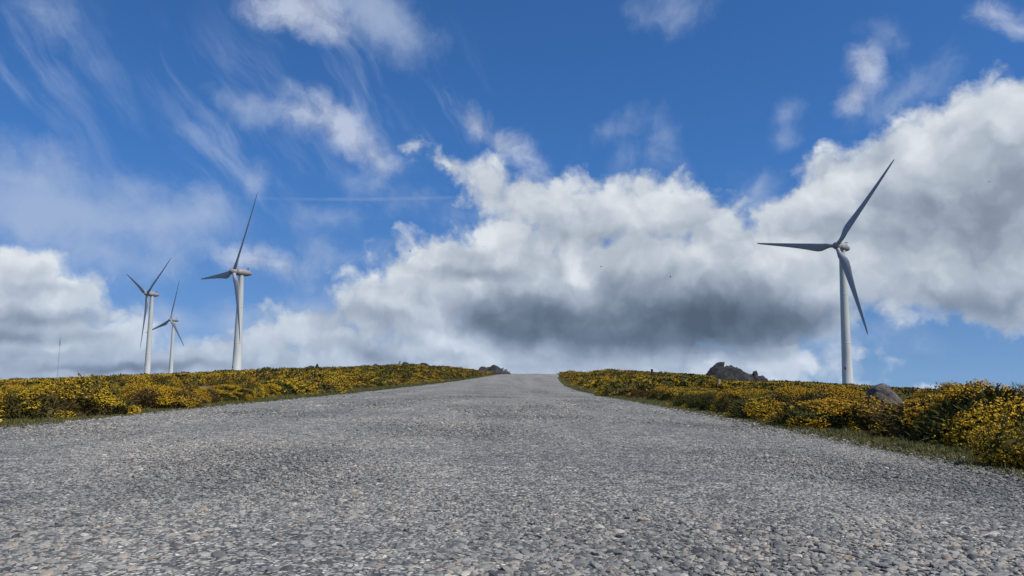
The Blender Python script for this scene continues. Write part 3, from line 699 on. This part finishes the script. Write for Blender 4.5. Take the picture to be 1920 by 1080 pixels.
V, Fs = lathe([(29.95, 1.245), (30.0, 1.275), (30.12, 1.275), (30.17, 1.24)], n=40); fl2 = mesh_np('flange', V, Fs, m_tow, False, True, turb)
hatch = box('hatch', .42, .25, 6.1, 6.8, m_dark, turb, .03); hatch.location = (.35, -1.66, 0)
# nacelle: egg shape from the rotor back to a blunt tail, along +Y from the rotor plane
V, Fs = lathe([(1.0, .9), (1.05, 1.25), (1.6, 1.46), (2.6, 1.56), (3.6, 1.54), (4.6, 1.42), (5.6, 1.18), (6.4, .88), (7.0, .52), (7.25, .22), (7.3, .05)], 'Y', 36)
V = [(x*1.0, y, z*.95+.02*y) for x, y, z in V]
nac = mesh_np('nacelle', V, Fs, m_nac, True, True, turb)
V, Fs = lathe([(-1.75, .03), (-1.68, .35), (-1.4, .75), (-.9, 1.08), (-.2, 1.25), (.5, 1.3), (.93, 1.28), (.95, .8)], 'Y', 36)
hub = mesh_np('hub', V, Fs, m_nac, True, True, turb)
anm = joined('wind_vane', [tube([(-.35, 5.3, 1.1), (-.35, 5.45, 2.2)], [.06, .05], 8), tube([(.35, 5.3, 1.1), (.35, 5.45, 2.1)], [.06, .05], 8), tube([(-.35, 5.1, 2.2), (-.35, 5.9, 2.25)], [.07, .12], 6), tube([(.1, 5.45, 2.1), (.6, 5.45, 2.1)], [.1, .1], 6)], m_dark, turb, False)
def blade_mesh():
    st = [(.95, 1.35, 1.0, 1), (1.8, 1.30, 1.0, 1), (2.6, 1.45, .85, .8), (4, 2.1, .5, .4), (5.5, 2.65, .34, 0), (7, 2.85, .27, 0), (9, 2.65, .23, 0), (12, 2.2, .21, 0), (16, 1.75, .19, 0), (20, 1.4, .17, 0), (24, 1.1, .16, 0), (28, .82, .15, 0), (31, .6, .14, 0), (32.3, .42, .13, 0), (32.9, .2, .12, 0), (33, .06, .12, 0)]
    n = 20; V, Fs = [], []
    for z, ch, th, circ in st:
        tw = R(15)*(1-min(z/33, 1))**1.5; le = .68*(1-z/33)+.12 if not circ == 1 else ch/2
        le = le*(1-circ)+ch/2*circ; pre = -.9*(z/33)**2
        for k in range(n):
            a = 2*math.pi*k/n; xc = (1+math.cos(a))/2                      # 1 leading edge, 0 trailing edge
            tt = math.sin(a)*.5*th*ch*((1-circ)*(.25+.95*xc**.5*1.0 if xc > 0 else .05)+circ)
            if circ == 0: tt = math.sin(a)*.5*th*ch*(.12+1.1*math.sqrt(max(xc, 0))*(1-.25*xc))
            x = le - (1-xc)*ch; y = tt
            V.append((x*math.cos(tw)+y*math.sin(tw), -x*math.sin(tw)+y*math.cos(tw)+pre, z))
    for i_ in range(len(st)-1):
        for k in range(n): Fs.append((i_*n+k, i_*n+(k+1) % n, (i_+1)*n+(k+1) % n, (i_+1)*n+k))
    Fs.append(tuple(range(n))[::-1]); Fs.append(tuple((len(st)-1)*n+k for k in range(n))); return V, Fs
V, Fs = blade_mesh()
blades = [mesh_np('blade', V, Fs, m_bla, True, True, turb)]
for k in (1, 2):
    bb = blades[0].copy(); COL.objects.link(bb); bb.parent = turb; blades.append(bb)
parts = [tower, fl1, fl2, hatch, nac, hub, anm]+blades
HX = {'T': 1}
TUR = [(( -107.7, 283.8, 38.6), 48.0, 60.2, 'tallest and nearest of the three white turbines on the left, one blade pointing high right'),
       ((-213.6, 430.7, 44.8), 40.0, 34.8, 'leftmost white wind turbine, blades in a V above the hub and one hanging down'),
       ((-275.2, 595.8, 40.8), 33.2, 77.7, 'smallest and farthest white turbine, between the other two on the left'),
       ((110.5, 248.7, 44.3), 56.8, 50.4, 'lone white wind turbine on the right with one blade pointing level to the left')]
for q_, (hb, psi, ph, lab) in enumerate(TUR):
    if q_ == 0: root = turb; pp = parts
    else:
        root = turb.copy(); COL.objects.link(root); pp = []
        for p in parts: c_ = p.copy(); COL.objects.link(c_); c_.parent = root; pp.append(c_)
    tag(root, lab, 'wind turbine', 'wind turbines on the heath')
    psi = R(psi); ax = Vector((-math.sin(psi), -math.cos(psi), 0))
    bx, by = hb[0]-ax.x*OV, hb[1]-ax.y*OV; zg = gz(bx, by)
    root.location = (bx, by, zg); root.rotation_euler = (0, 0, -psi)
    hh = hb[2]-zg; ks = (hh-.9)/43.9
    for p in pp[:4]: p.scale = (1, 1, ks)
    if True:
        o = pp[3]; o.scale = (1, 1, 1); zz = {0: 688, 1: 684, 2: 690, 3: 691}[q_]; D = by
        xx = {0: 441, 1: 276, 2: 321, 3: 1593}[q_]
        zw = CAMH+ray(xx, zz).z*D-zg; o.location = (.35, -1.62, zw-6.4)
    HM = Matrix.Translation((0, -OV, hh)) @ Matrix.Rotation(R(-4), 4, 'X')
    for p in pp[4:7]: p.matrix_local = HM
    for k, p in enumerate(pp[7:]): p.matrix_local = HM @ Matrix.Rotation(math.pi/2-R(ph+120*k), 4, 'Y')

# ------------------------------------------------------------------ far radio mast
D = 620; x, y = at(108, D); zt = zpx(112, 625, D); zb = gz(x, y)
m_mast, t, b = mat('mast_paint', .6, .3); b.inputs['Base Color'].default_value = (.30,.33,.40,1)
mast = bpy.data.objects.new('radio_mast', None); COL.objects.link(mast); mast.location = (x, y, zb); tag(mast, 'very thin distant radio mast at the far left behind the heath', 'radio mast')
h = zt-zb; T_ = []
for a in (0, 2.094, 4.189): T_.append(tube([(.35*math.cos(a), .35*math.sin(a), 0), (.35*math.cos(a), .35*math.sin(a), h*.8)], [.04, .04], 5))
for k in range(int(h*.8/1.2)):
    for a in (0, 2.094, 4.189):
        b2 = a+2.094; T_.append(tube([(.35*math.cos(a), .35*math.sin(a), k*1.2), (.35*math.cos(b2), .35*math.sin(b2), k*1.2+1.2)], [.035, .035], 4))
joined('lattice', T_, m_mast, mast, False)
joined('antenna', [tube([(0, 0, h*.78), (0, 0, h)], [.30, .25], 10)], m_mast, mast)
mast.rotation_euler = (0, 0, .3)

# ------------------------------------------------------------------ birds
m_bird, t, b = mat('bird_feathers', .8, .2); b.inputs['Base Color'].default_value = (.025,.022,.022,1)
def bird_mesh():
    v, f = lathe([(-.20, .004), (-.17, .02), (-.13, .03), (-.10, .026), (-.04, .045), (.04, .04), (.12, .02), (.15, .014), (.22, .03), (.23, .002)], 'Y', 10)
    v = [Vector(a) for a in v]; f = [list(a) for a in f]
    for s_ in (-1, 1):
        n = len(v)
        for xw, y0, y1, z in ((.02, -.07, .05, .02), (.14, -.09, .03, .07), (.26, -.05, .02, .05), (.38, .02, .05, .01)):
            for y_, dz in ((y0, .008), (y1, .0), (y1, -.004), (y0, -.008)): v.append(Vector((s_*xw, y_, z+dz)))
        for i_ in range(3):
            for k in range(4): f.append([n+i_*4+k, n+i_*4+(k+1) % 4, n+i_*4+4+(k+1) % 4, n+i_*4+4+k])
        f.append([n+12+k for k in range(4)]); f.append([n+k for k in range(4)])
    return v, f
v, f = bird_mesh(); bird0 = None
for k, (px, py, D, rz, lab) in enumerate([(769,471,120,1.2,'tiny dark bird over the left end of the central clouds'),(907,462,190,.4,'tiny dark bird second from the left over the central clouds'),(1127,500,150,2.0,'tiny dark bird in front of the brightest middle cloud patch'),
                                    (1257,519,130,1.4,'tiny dark bird above the darkest cloud base'),(1855,341,130,2.6,'tiny dark bird high in the white cloud right of the right-hand turbine'),(465,351,190,.9,'tiny dark bird against blue sky beside the raised blade of the tallest left turbine')]):
    if bird0 is None: o = bird0 = mesh_np('bird', v, f, m_bird, False)
    else: o = bird0.copy(); COL.objects.link(o)
    r_ = ray(px, py)*D; o.location = (r_.x, r_.y, CAMH+r_.z); o.rotation_euler = (.1, .25, rz); tag(o, lab, 'bird', 'birds in the sky')
